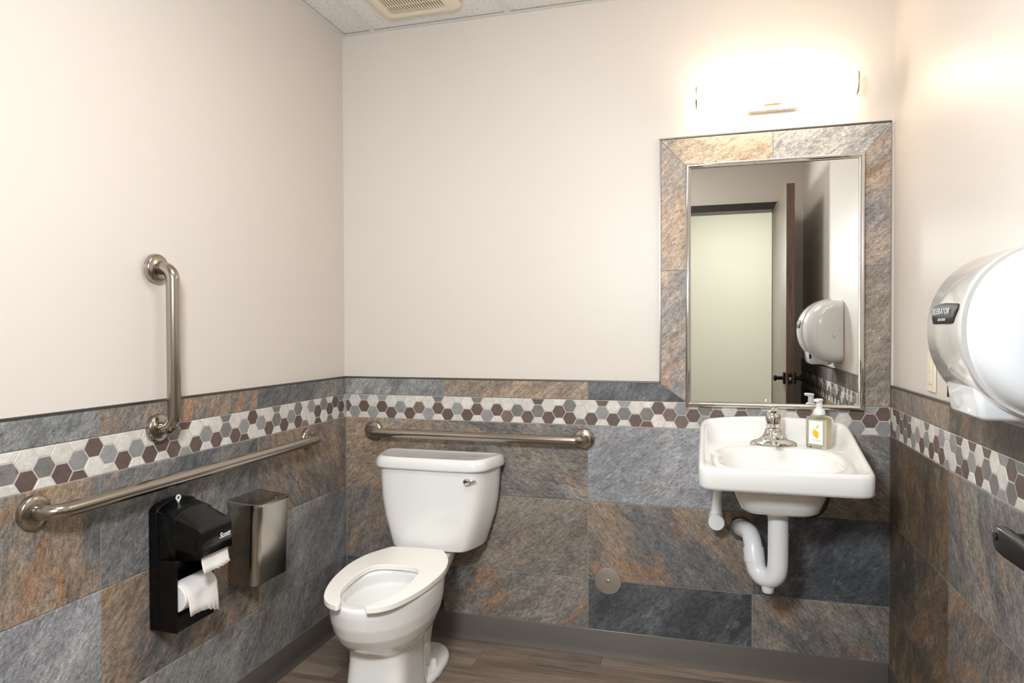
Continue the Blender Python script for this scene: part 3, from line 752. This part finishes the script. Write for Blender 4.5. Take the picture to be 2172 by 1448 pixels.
# ---------------- faucet
fd = .105; fz = .8737
faucet = thing('faucet', 'chrome single lever centreset faucet on the basin ledge', 'faucet', (SX - .003, YB - fd, fz), 0)
def orow(t):        # base plate outline: wide oval, full in the middle
    return 0
rings = []
def oring(sx, sy, e, z, dy=0.0, N=48):
    return [Vector((sx * math.copysign(abs(math.cos(a)) ** (2 / e), math.cos(a)), dy + sy * math.copysign(abs(math.sin(a)) ** (2 / e), math.sin(a)), z)) for a in [2 * PI * k / N for k in range(N)]]
loft('body', [oring(.079, .026, 2.3, 0), oring(.079, .026, 2.3, .006), oring(.076, .024, 2.1, .012), oring(.066, .022, 1.7, .017), oring(.050, .022, 1.7, .022), oring(.0385, .024, 2.3, .030), oring(.0335, .0245, 2.6, .040), oring(.0295, .024, 2.6, .050), oring(.0265, .023, 2.4, .058), oring(.024, .021, 2.2, .0605)], 'chrome', faucet, sharp=50)
loft('handle_dome', [oring(.0245, .0215, 2.2, .0625), oring(.0262, .0235, 2.2, .0645), oring(.0266, .024, 2.2, .078), oring(.0262, .0235, 2.2, .094), oring(.0245, .022, 2.1, .106), oring(.0205, .0185, 2.0, .115), oring(.013, .012, 2.0, .1215), oring(.004, .004, 2.0, .1238)], 'chrome', faucet, sharp=50)
sp = [Vector(p) for p in crom([(0, -.012, .040), (0, -.045, .047), (0, -.080, .049), (0, -.106, .045), (0, -.118, .036)], 5)]
rr_ = [.0165, .0165, .0162, .016, .0158, .0156, .0154, .0152, .015, .015, .015, .015, .015, .0148, .0146, .0144, .014, .0135, .0128, .0115, .008]
loft('spout', [[c + Vector((q * 1.15 * math.cos(a), 0, q * .8 * math.sin(a))) for a in [2 * PI * k / 24 for k in range(24)]] for c, q in zip(sp, rr_)], 'chrome', faucet, sharp=60)
lathe('aerator', [(.0001, .016), (.010, .016), (.0118, .018), (.0118, .034), (.0001, .034)], 'chrome', faucet, 24, 'Z', (0, -.106, 0))
hp = crom([(0, -.012, .112), (0, -.026, .122), (0, -.042, .131), (0, -.056, .138)], 5)
loft('handle', [[Vector(p) + Vector((w_ * math.cos(a), 0, .0042 * math.sin(a))) for a in [2 * PI * k / 16 for k in range(16)]] for p, w_ in zip(hp, [.008, .0085, .009, .0095, .010, .0102, .0104, .0106, .0107, .0107, .0106, .0104, .0102, .0095, .008, .004])], 'chrome', faucet, sharp=60)
lathe('hot_mark', [(.0001, 0), (.0025, 0), (.0025, -.001), (.0001, -.001)], 'red', faucet, 12, 'Y', (-.006, -.0242, .0885))

# ---------------- soap bottle
soap = thing('soap_bottle', 'square clear bottle of yellow hand soap with white foam pump', 'soap bottle', (0.366, YB - .115, .8736), math.radians(-32))
def rrect(hx, hy, r, z, N=5):
    out = []
    for cx_, cy_, a0 in ((hx - r, hy - r, 0), (-hx + r, hy - r, PI / 2), (-hx + r, -hy + r, PI), (hx - r, -hy + r, 1.5 * PI)):
        for k in range(N + 1):
            a = a0 + PI / 2 * k / N; out.append(Vector((cx_ + r * math.cos(a), cy_ + r * math.sin(a), z)))
    return out
B = .0365; B2 = .0265
loft('bottle', [rrect(B - .003, B2 - .003, .006, 0), rrect(B, B2, .007, .004), rrect(B, B2, .007, .101), rrect(B - .002, B2 - .002, .007, .106), rrect(B - .012, B2 - .010, .008, .110), rrect(.0155, .0155, .0152, .1115), rrect(.0150, .0150, .0149, .1135)], 'clear', soap, sharp=60)
loft('soap_liquid', [rrect(B - .006, B2 - .006, .006, .006), rrect(B - .004, B2 - .004, .006, .008), rrect(B - .004, B2 - .004, .006, .098)], 'liquid', soap, sharp=60)
lathe('pump_collar', [(.0001, .1138), (.0195, .1138), (.0195, .119), (.0190, .126), (.0165, .131), (.0115, .134), (.0105, .136), (.0001, .136)], 'whitep', soap, 32)
lathe('pump_stem', [(.0001, .1362), (.0105, .1362), (.0098, .158), (.0001, .158)], 'whitep', soap, 24)
loft('pump_head', [[Vector((x, y - .004, z)) for x, y, z in [(hx * math.cos(a), hy * math.sin(a) - (.010 if math.sin(a) < -.5 else 0), z_) for a in [2 * PI * k / 28 for k in range(28)]]] for hx, hy, z_ in ((.0105, .012, .1582), (.0128, .015, .160), (.0135, .016, .164), (.0128, .015, .167), (.009, .011, .1685))], 'whitep', soap, sharp=60)
lab = box('label_card', (-.024, -B2 - .0009, .014), (.024, -B2 - .0002, .094), 'label', soap)
FM = lambda x, z: frame_mtx((x, -B2 - .0012, z), (1, 0, 0), (0, 0, 1))
def flat(name, pts, mat, par, dy=.0011):
    V = [(x, -B2 - dy, z) for x, z in pts] + [(x, -B2 - dy + .00015, z) for x, z in pts]; n = len(pts)
    return mesh(name, V, [tuple(range(n)), tuple(range(2 * n - 1, n - 1, -1))] + [(i, (i + 1) % n, n + (i + 1) % n, n + i) for i in range(n)], mat, par, smooth=False)
lem = []
for k in range(40):
    a = 2 * PI * k / 40; r = 1 + .28 * max(0, math.cos(a)) ** 14 + .20 * max(0, -math.cos(a)) ** 14
    x, z = .0135 * math.cos(a) * r, .0098 * math.sin(a) * (1.0)
    b = math.radians(-68); lem.append((x * math.cos(b) - z * math.sin(b), .049 + x * math.sin(b) + z * math.cos(b)))
flat('lemon_print', lem, 'lemon', lab)
flat('leaf_print', [(-.0105, .0675), (-.004, .068), (.0015, .0705), (.003, .076), (.0085, .0785), (.012, .080), (.0105, .0745), (.006, .070), (.001, .068), (-.004, .0662)], 'leafg', lab)
text('lettering', 'LEMON VERBENA', .0043, 'print', lab, FM(0, .0275), spacing=1.15)
text('lettering', 'HAND SOAP', .0024, 'print', lab, FM(0, .0225), spacing=1.3)

# ---------------- drain trap under the basin, covered
trap = thing('drain_trap', 'white covered drain trap curving from basin bottom to wall', 'drain pipe', (SX, YB, 0))
R0 = .0325
tp = [(0, -.262, .674), (0, -.262, .640), (0, -.262, .56), (-.001, -.262, .505), (-.006, -.258, .470), (-.022, -.245, .449), (-.044, -.228, .446), (-.062, -.214, .463), (-.069, -.206, .492), (-.072, -.196, .520)]
path = crom([tp[0], tp[1]], 2)[:-1] + crom(tp[1:], 4)
tube('trap_bend', path, [R0] * (len(path)), 'trapw', trap, 28)
arm = crom([(-.072, -.196, .512), (-.074, -.185, .540), (-.082, -.150, .566), (-.094, -.105, .566), (-.102, -.06, .556), (-.1055, -.020, .546)], 5)
tube('trap_arm', arm, [.0305] * 8 + [.030] * (len(arm) - 8), 'trapw', trap, 28)
tube('coupling', crom([(-.069, -.2065, .487), (-.0715, -.198, .512), (-.073, -.190, .530)], 3), [.0345] * 7, 'trapw', trap, 28)
lathe('collar', [(.0001, .660), (.0345, .660), (.0345, .682), (.0001, .682)], 'trapw', trap, 28, 'Z', (0, -.262, 0))
lathe('cleanout', [(.0001, .398), (.017, .398), (.019, .402), (.021, .415), (.0255, .43), (.027, .44), (.0001, .44)], 'trapw', trap, 24, 'Z', (-.030, -.238, 0))
lathe('cover_seam', [(.0001, -.0015), (.002, -.0015), (.002, .0015), (.0001, .0015)], 'trapw', trap, 8, 'Z', (.033, -.262, .60))
lathe('wall_flange', [(.0305, -.0015), (.040, -.0015), (.0425, -.006), (.040, -.016), (.0315, -.019), (.0305, -.019), (.0305, -.0015)], 'zinc', trap, 32, 'Y', (-.1055, 0, .543))

# ---------------- water supply valve with white cover, and the dark hose
valve = thing('supply_valve_cover', 'white covered water supply valve under the basin', 'valve', (0.026, YB, .584))
lathe('valve_body', [(.0001, -.001), (.026, -.001), (.0275, -.008), (.0265, -.045), (.027, -.075), (.0290, -.085), (.0290, -.104), (.0270, -.108), (.0001, -.109)], 'trapw', valve, 28, 'Y')
vp = crom([(0.0, -.055, .012), (.002, -.066, .06), (.006, -.08, .12), (.010, -.095, .190)], 4)
tube('supply_sleeve', vp, [.023, .022, .020, .0185, .0175] + [.0165] * (len(vp) - 5), 'trapw', valve, 20)
hose = crom([(.305, YB - .06, .770), (.29, YB - .06, .69), (.302, YB - .055, .637), (.335, YB - .05, .617), (.372, YB - .05, .628), (.396, YB - .055, .668), (.398, YB - .06, .720), (.39, YB - .065, .776)], 6)
tag(tube('supply_hose', hose, .0095, 'rubber', None, 14), 'dark flexible hose looping below the washbasin', 'hose')

# ---------------- mirror
mir = thing('mirror', 'wall mirror in a polished steel frame above the washbasin', 'mirror', ((MX0 + MX1) / 2, YB, MZ0))
hwm, hm = (MX1 - MX0) / 2, MZ1 - MZ0
prof = [(0, .0004), (0, .015), (.0015, .0185), (.004, .0205), (.007, .0215), (.0105, .0215), (.013, .0195), (.0145, .0170), (.0165, .0165), (.0185, .0150), (.0195, .0125), (.0195, .011)]     # (inset, height)
rings = []
for ins, hgt in prof: rings.append([(-hwm + ins, -hgt, ins), (hwm - ins, -hgt, ins), (hwm - ins, -hgt, hm - ins), (-hwm + ins, -hgt, hm - ins)])
loft('frame', rings + [[(-hwm + .0195, -.0004, .0195), (hwm - .0195, -.0004, .0195), (hwm - .0195, -.0004, hm - .0195), (-hwm + .0195, -.0004, hm - .0195)], rings[0]], 'silver', mir, False, False, 28)
box('glass', (-hwm + .0197, -.0125, .0197), (hwm - .0197, -.004, hm - .0197), 'mirror', mir)

# ---------------- vanity light
van = thing('vanity_light', 'glowing horizontal bar light on the wall above the mirror', 'lamp', (0.2205, YB + PO, 2.132))
box('backplate', (-.086, -.024, -.056), (.086, -.0005, .056), 'lampmetal', van, .003)
box('mount_arm', (-.03, -.058, -.035), (.03, -.0245, .01), 'lampmetal', van, .003)
bp = [(-.060, -.030), (-.060, .012), (-.066, .022), (-.076, .0275), (-.112, .0275), (-.122, .022), (-.126, .012), (-.126, -.018), (-.118, -.034), (-.106, -.044), (-.068, -.044), (-.060, -.036)]
def bar(name, x0, x1, mat, sc=1.0):
    cy_, cz_ = -.093, -.008
    return loft(name, [[(x, cy_ + (y - cy_) * sc, cz_ + (z - cz_) * sc) for y, z in bp] for x in (x0, x1)], mat, van, sharp=40)
bar('diffuser', -.262, .262, 'diffuser', .97)
bar('end_cap', -.2685, -.2625, 'lampmetal'); bar('end_cap', .2625, .2685, 'lampmetal')

# ---------------- toilet paper dispenser (local: x out of wall, y along wall, z up)
disp = thing('tissue_dispenser', 'black double roll toilet tissue dispenser with a lettered hood', 'dispenser', (XL, 1.648, .43))
def ext_yz(name, pts, x0, x1, mat, par, bv=0):
    n = len(pts); V = [(x0, y, z) for y, z in pts] + [(x1, y, z) for y, z in pts]
    o = mesh(name, V, [tuple(range(n)), tuple(range(n, 2 * n))] + [(i, (i + 1) % n, n + (i + 1) % n, n + i) for i in range(n)], mat, par, sharp=40)
    if bv: bevel(o, bv, 3, 40)
    return o
arch = [(-.078, 0), (.078, 0)] + [(.078 * math.cos(a), .335 + .028 * math.sin(a) ** .8 if math.sin(a) > 0 else .335) for a in [PI * k / 16 for k in range(17)]]
ext_yz('back_plate', arch, .0003, .032, 'black', disp, .004)
box('side_panel', (.0325, -.078, 0), (.096, -.0715, .2045), 'black', disp, .003)
box('side_panel', (.0325, .0715, 0), (.092, .078, .2045), 'black', disp, .003)
box('front_tray', (.070, -.071, 0), (.092, .071, .045), 'black', disp, .003)
def hring(x, hw, ze, rise, zb):
    return [(x, -hw, zb), (x, hw, zb)] + [(x, hw * math.cos(q), ze + rise * max(0, math.sin(q)) ** .8) for q in [PI * k / 16 for k in range(17)]]
hood_rings = [hring(.0325, .0775, .328, .032, .2055), hring(.088, .0765, .318, .024, .2055), hring(.093, .0725, .314, .022, .206), hring(.145, .070, .301, .008, .209), hring(.160, .0685, .296, .003, .210), hring(.1665, .066, .289, .001, .2125), hring(.1705, .062, .279, .0003, .218)]
hv, hf = loft_data(hood_rings, False, True)
hf = [f for f in hf if not (len(f) == 4 and {f[0] % 19, f[1] % 19} == {0, 1})]         # open below
hood = mesh('hood', hv, hf, 'smoke', disp, sharp=30)
hs = hood.modifiers.new('solid', 'SOLIDIFY'); hs.thickness = .0028; hs.offset = -1
sl = 0.0
text('lettering', 'Scott', .021, 'scratch', hood, frame_mtx((.1714, .030, .258), (0, 1, 0), (-math.sin(sl), 0, math.cos(sl))), shear=.25, bold=.0006)
ky = lathe('key', [(.0045, -.0012), (.0095, -.0012), (.0095, .0012), (.0045, .0012), (.0045, -.0012)], 'zinc', disp, 20, 'X', (.046, -.012, .367)); ky.data.materials[0] = M['whitep']
box('key_blade', (.0445, -.0155, .338), (.0475, -.0085, .359), 'whitep', ky, .0008)

def paper_sheet(name, pts, y0f, y1f, par, jag=0.0, nY=24, th=.0006):
    """sheet following (x, z) points, spanning y0f(i)..y1f(i)"""
    V = []; m = len(pts)
    for i, (x, z) in enumerate(pts):
        for k in range(nY + 1):
            t = k / nY; yy = y0f(i / (m - 1)) * (1 - t) + y1f(i / (m - 1)) * t
            j = (random.uniform(-1, 1) * .0022 + jag * t ** 3) if i == m - 1 else 0
            V.append((x + .0015 * math.sin(9 * t + i * .5) * (i / m), yy, z - j))
    F = [(i * (nY + 1) + k, i * (nY + 1) + k + 1, (i + 1) * (nY + 1) + k + 1, (i + 1) * (nY + 1) + k) for i in range(m - 1) for k in range(nY)]
    o = mesh(name, V, F, 'paper', par, recalc=True, sharp=80)
    s = o.modifiers.new('solid', 'SOLIDIFY'); s.thickness = th; s.offset = 1
    return o
def roll(label, loc, r, W):
    t = thing('toilet_roll', label, 'toilet roll', loc)
    lathe('paper_roll', [(.0085, -W / 2), (r - .002, -W / 2), (r, -W / 2 + .002), (r, W / 2 - .002), (r - .002, W / 2), (.0085, W / 2), (.0085, -W / 2)], 'paper', t, 40, 'Y')
    lathe('core', [(.0070, -W / 2), (.0084, -W / 2), (.0084, W / 2), (.0070, W / 2), (.0070, -W / 2)], 'card', t, 28, 'Y')
    return t
rl = roll('white toilet roll with a torn hanging sheet in the lower dispenser slot', (XL + .075, 1.648, .524), .041, .132)
shp = [(.0425 * math.cos(a), .0425 * math.sin(a)) for a in [math.radians(100 - 8 * k) for k in range(14)]] + [(.0440, -.010), (.046, -.03), (.049, -.050)]
paper_sheet('loose_sheet', shp, lambda s: -.058, lambda s: .058 + .012 * max(0, s - .6), rl, jag=.028)
r2 = roll('spare toilet roll inside the hood with one sheet showing', (XL + .118, 1.648, .700), .047, .108)
r2.location = (XL + .131, 1.648, .690)
for ch in list(r2.children): bpy.data.objects.remove(ch)
paper_sheet('hanging_sheet', [(.026, -.034), (.0285, -.050), (.030, -.066), (.032, -.080), (.036, -.094)], lambda s: -.055 + .004 * s, lambda s: .056 + .004 * s, r2, jag=-.004)
lathe('paper_roll', [(.012, -.052), (.029, -.052), (.030, -.050), (.030, .050), (.029, .052), (.012, .052), (.012, -.052)], 'paper', r2, 32, 'Y', (0, 0, .0))

# ---------------- sanitary bin
sb = thing('sanitary_bin', 'brushed stainless waste bin on the wall beside the tissue dispenser', 'waste bin', (XL, 1.988, .44))
def binring(z, dx=0.0, ins=0.0):
    y0, y1, D, r = -.086 + ins, .084 - ins, .118 + dx - ins, .028
    pts = [(.0003, y0)] + [(D - r + r * math.sin(a), y0 + r - r * math.cos(a)) for a in [PI / 2 * k / 8 for k in range(9)]]
    pts += [(D - .008 + .008 * math.cos(a), y1 - .008 + .008 * math.sin(a)) for a in [PI / 2 * k / 4 for k in range(5)]] + [(.0003, y1)]
    return [(x, y, z) for x, y in pts]
loft('bin_body', [binring(0, -.012, .004), binring(.003, -.010), binring(.262, 0.0)], 'steelv', sb, sharp=50)
def lidring(dz, grow): return [(x * 1.0 + (grow if x > .01 else 0), y, .2625 + dz + .012 * (1 - x / .12) * (1 if dz > .003 else 0)) for x, y, z in binring(0, 0.0, -grow * .6)]
lid = loft('lid', [lidring(0, .002), lidring(.006, .003), lidring(.0085, .0), lidring(.0095, -.004)], 'steelv', sb, sharp=50)
lathe('lid_rivet', [(.0001, 0), (.0035, 0), (.003, .0015), (.0001, .002)], 'chrome', lid, 14, 'Z', (.105, .03, .2725))

# ---------------- cleanout cover
cc = thing('cleanout_cover', 'round brushed metal cover plate on the tiled wall', 'cover plate', (-.381, YB, .295))
lathe('disc', [(.0001, -.0004), (.052, -.0004), (.0525, -.002), (.0515, -.0035), (.047, -.0042), (.0001, -.0046)], 'coverm', cc, 48, 'Y')
sc = lathe('screw', [(.0001, -.0046), (.0075, -.0046), (.0075, -.0065), (.006, -.0075), (.0001, -.008)], 'chrome', cc, 20, 'Y')
box('screw_slot', (-.005, -.0083, -.0008), (.005, -.0079, .0008), 'dark', sc)

# ---------------- hand dryer on the right wall (local: x = -out of wall, y along wall, z up)
DYC, DZC = 1.545, 1.272
dr = thing('hand_dryer', 'white electric hand dryer with dark name badge on the right wall', 'hand dryer', (XR + PO, DYC, DZC))
HWD = .180
dp = [(.002, .158), (.045, .160), (.085, .152), (.120, .132), (.148, .104), (.168, .066), (.177, .025), (.176, -.02), (.166, -.06), (.148, -.095), (.122, -.124), (.090, -.144), (.055, -.155), (.025, -.157), (.002, -.156)]
dpc = [tuple(q) for q in crom(dp, 3)]
def dring(v, s, grow=0.0):
    cx_, cz_ = .0, 0.0; out = []
    for x, z in dpc:
        xx = cx_ + (x - cx_) * s; zz = cz_ + (z - cz_) * (.45 + .55 * s)
        l = math.hypot(x - .03, z) or 1
        out.append((-(max(.002, xx + grow * (x - .03) / l)), v, zz + grow * z / l))
    return out
sec = [(-.178, .40), (-.1795, .52), (-.176, .66), (-.168, .77), (-.155, .855), (-.138, .915), (-.118, .955), (-.095, .982), (-.080, .990), (.080, .990), (.095, .982), (.118, .955), (.138, .915), (.155, .855), (.168, .77), (.176, .66), (.1795, .52), (.178, .40)]
loft('housing', [dring(v, s) for v, s in sec], 'dryer', dr, sharp=50)
# satin front band, slightly proud
band = [q for q in dpc]
def bandring(v, g):
    return [(-(x + g * (x - .03) / (math.hypot(x - .03, z))), v, z + g * z / math.hypot(x - .03, z)) for x, z in band[3:-6]]
nb = len(bandring(0, 0)); secs = [(-.112, -.006), (-.112, .0010), (-.106, .0030), (-.098, .0036), (.0845, .0036), (.086, .0030), (.086, -.003)]
V = []; F = []
for v, g_ in secs: V += bandring(v, g_)
for i in range(len(secs) - 1):
    for k in range(nb - 1): F.append((i * nb + k, i * nb + k + 1, (i + 1) * nb + k + 1, (i + 1) * nb + k))
mesh('front_band', V, F, 'dryerband', dr, sharp=50)
bz = .036
def surf_x(z):
    best = min(range(len(dpc)), key=lambda i: abs(dpc[i][1] - z) + (10 if dpc[i][0] < .1 else 0)); return dpc[best][0] * .995 + .0036
bpts = [(-.062, .0165), (-.057, .019), (.0, .0225), (.056, .019), (.062, .0165), (.063, .008), (.049, -.0165), (.044, -.0185), (-.044, -.0185), (-.049, -.0165), (-.063, .008)]
V = []
nbp = len(bpts)
for gx, sc_ in ((.000, 1.0), (.0028, 1.0), (.0034, .965)):
    for y, z in bpts: V.append((-(surf_x(bz + z) + gx), y * sc_ * 1.22 - .018, bz + z * sc_))
F = [tuple(2 * nbp + i for i in range(nbp))] + [(k * nbp + i, k * nbp + (i + 1) % nbp, (k + 1) * nbp + (i + 1) % nbp, (k + 1) * nbp + i) for k in range(2) for i in range(nbp)]
bdg = mesh('badge', V, F, 'badge', dr, sharp=40)
tlt = math.atan2(surf_x(bz - .01) - surf_x(bz + .012), .022)
bm_ = lambda y, z, e=.0046: frame_mtx((-(surf_x(bz + z) + e), y, bz + z), (0, -1, 0), (math.sin(tlt) * 0.9, 0, math.cos(tlt)))
text('lettering', 'XLERATOR', .0172, 'badgetext', bdg, bm_(-.006, .0055), spacing=1.25, bold=.0002)
text('lettering', 'eco', .0115, 'badgegreen', bdg, bm_(-.0745, .0045), shear=.2)
text('lettering', 'EXCEL DRYER', .0072, 'badgetext', bdg, bm_(-.018, -.0105))
# outlet nozzle below
rings = []
for z, x0, x1, hy in ((-.060, .03, .150, .080), (-.085, .03, .149, .082), (-.120, .032, .145, .084), (-.156, .036, .140, .084), (-.164, .042, .134, .078)):
    rings.append([Vector((-(x0 + x1) / 2 + (q.x), q.y, z)) for q in rrect((x1 - x0) / 2, hy, .014, 0)])
loft('nozzle', rings, 'dryer', dr, sharp=50)
sp_ = box('sensor_sticker', (-.1430, .0842, -.135), (-.133, .0852, -.112), 'badge', dr)
lathe('side_screw', [(.0001, .1802), (.006, .1802), (.0055, .183), (.0001, .1835)], 'chrome', dr, 16, 'Y', (-.045, 0, -.02))
lathe('side_screw', [(.0001, -.1802), (.006, -.1802), (.0055, -.183), (.0001, -.1835)], 'chrome', dr, 16, 'Y', (-.045, 0, -.02))

# ---------------- wall control with buttons
sw = thing('wall_switch', 'cream push button wall control beside the hand dryer', 'switch', (XR + PO, 2.238, 1.155))
pl = box('cover_plate', (-.0065, -.035, -.057), (-.0003, .035, .057), 'cream', sw, .003)
ins_ = box('button_insert', (-.0095, -.0165, -.034), (-.0066, .0165, .034), 'cream', sw, .001)
for k in range(4): box('button', (-.0112, -.010, -.029 + k * .0148), (-.0096, .010, -.0165 + k * .0148), 'cream', sw, .0008)

# ---------------- exhaust fan in the ceiling
x0, x1, y0, y1 = FAN
fan = thing('exhaust_fan', 'cream slatted exhaust fan grille in the ceiling', 'vent', ((x0 + x1) / 2, (y0 + y1) / 2, ZC))
hx, hy = (x1 - x0) / 2, (y1 - y0) / 2
rings = [rrect(hx, hy, .03, -.0016), rrect(hx, hy, .03, -.006), rrect(hx - .012, hy - .012, .028, -.019), rrect(hx - .030, hy - .030, .022, -.024), rrect(hx - .052, hy - .052, .016, -.0245), rrect(hx - .056, hy - .056, .014, -.022), rrect(hx - .056, hy - .056, .014, -.0016), rrect(hx, hy, .03, -.0016)]
loft('surround', rings, 'cream', fan, False, False, 50)
box('recess_shade', (-hx + .057, -hy + .057, -.0066), (hx - .057, hy - .057, -.0018), 'dark', fan)  # black sheet painting in the shade between the slats
ns = 20; wdt = 2 * (hx - .057)
src = None
for k in range(ns):
    x = -hx + .057 + wdt * (k + .5) / ns
    if src is None:
        src = box('slat', (-.0030, -hy + .0575, -.0238), (.0030, hy - .0575, -.0205), 'cream', fan); o = src
    else:
        o = src.copy(); C.objects.link(o); o.parent = fan
    o.location = (x, 0, 0)
for k in (-1, 1): box('cross_rib', (-hx + .0575, k * .045 - .002, -.0245), (hx - .0575, k * .045 + .002, -.0237), 'cream', fan)
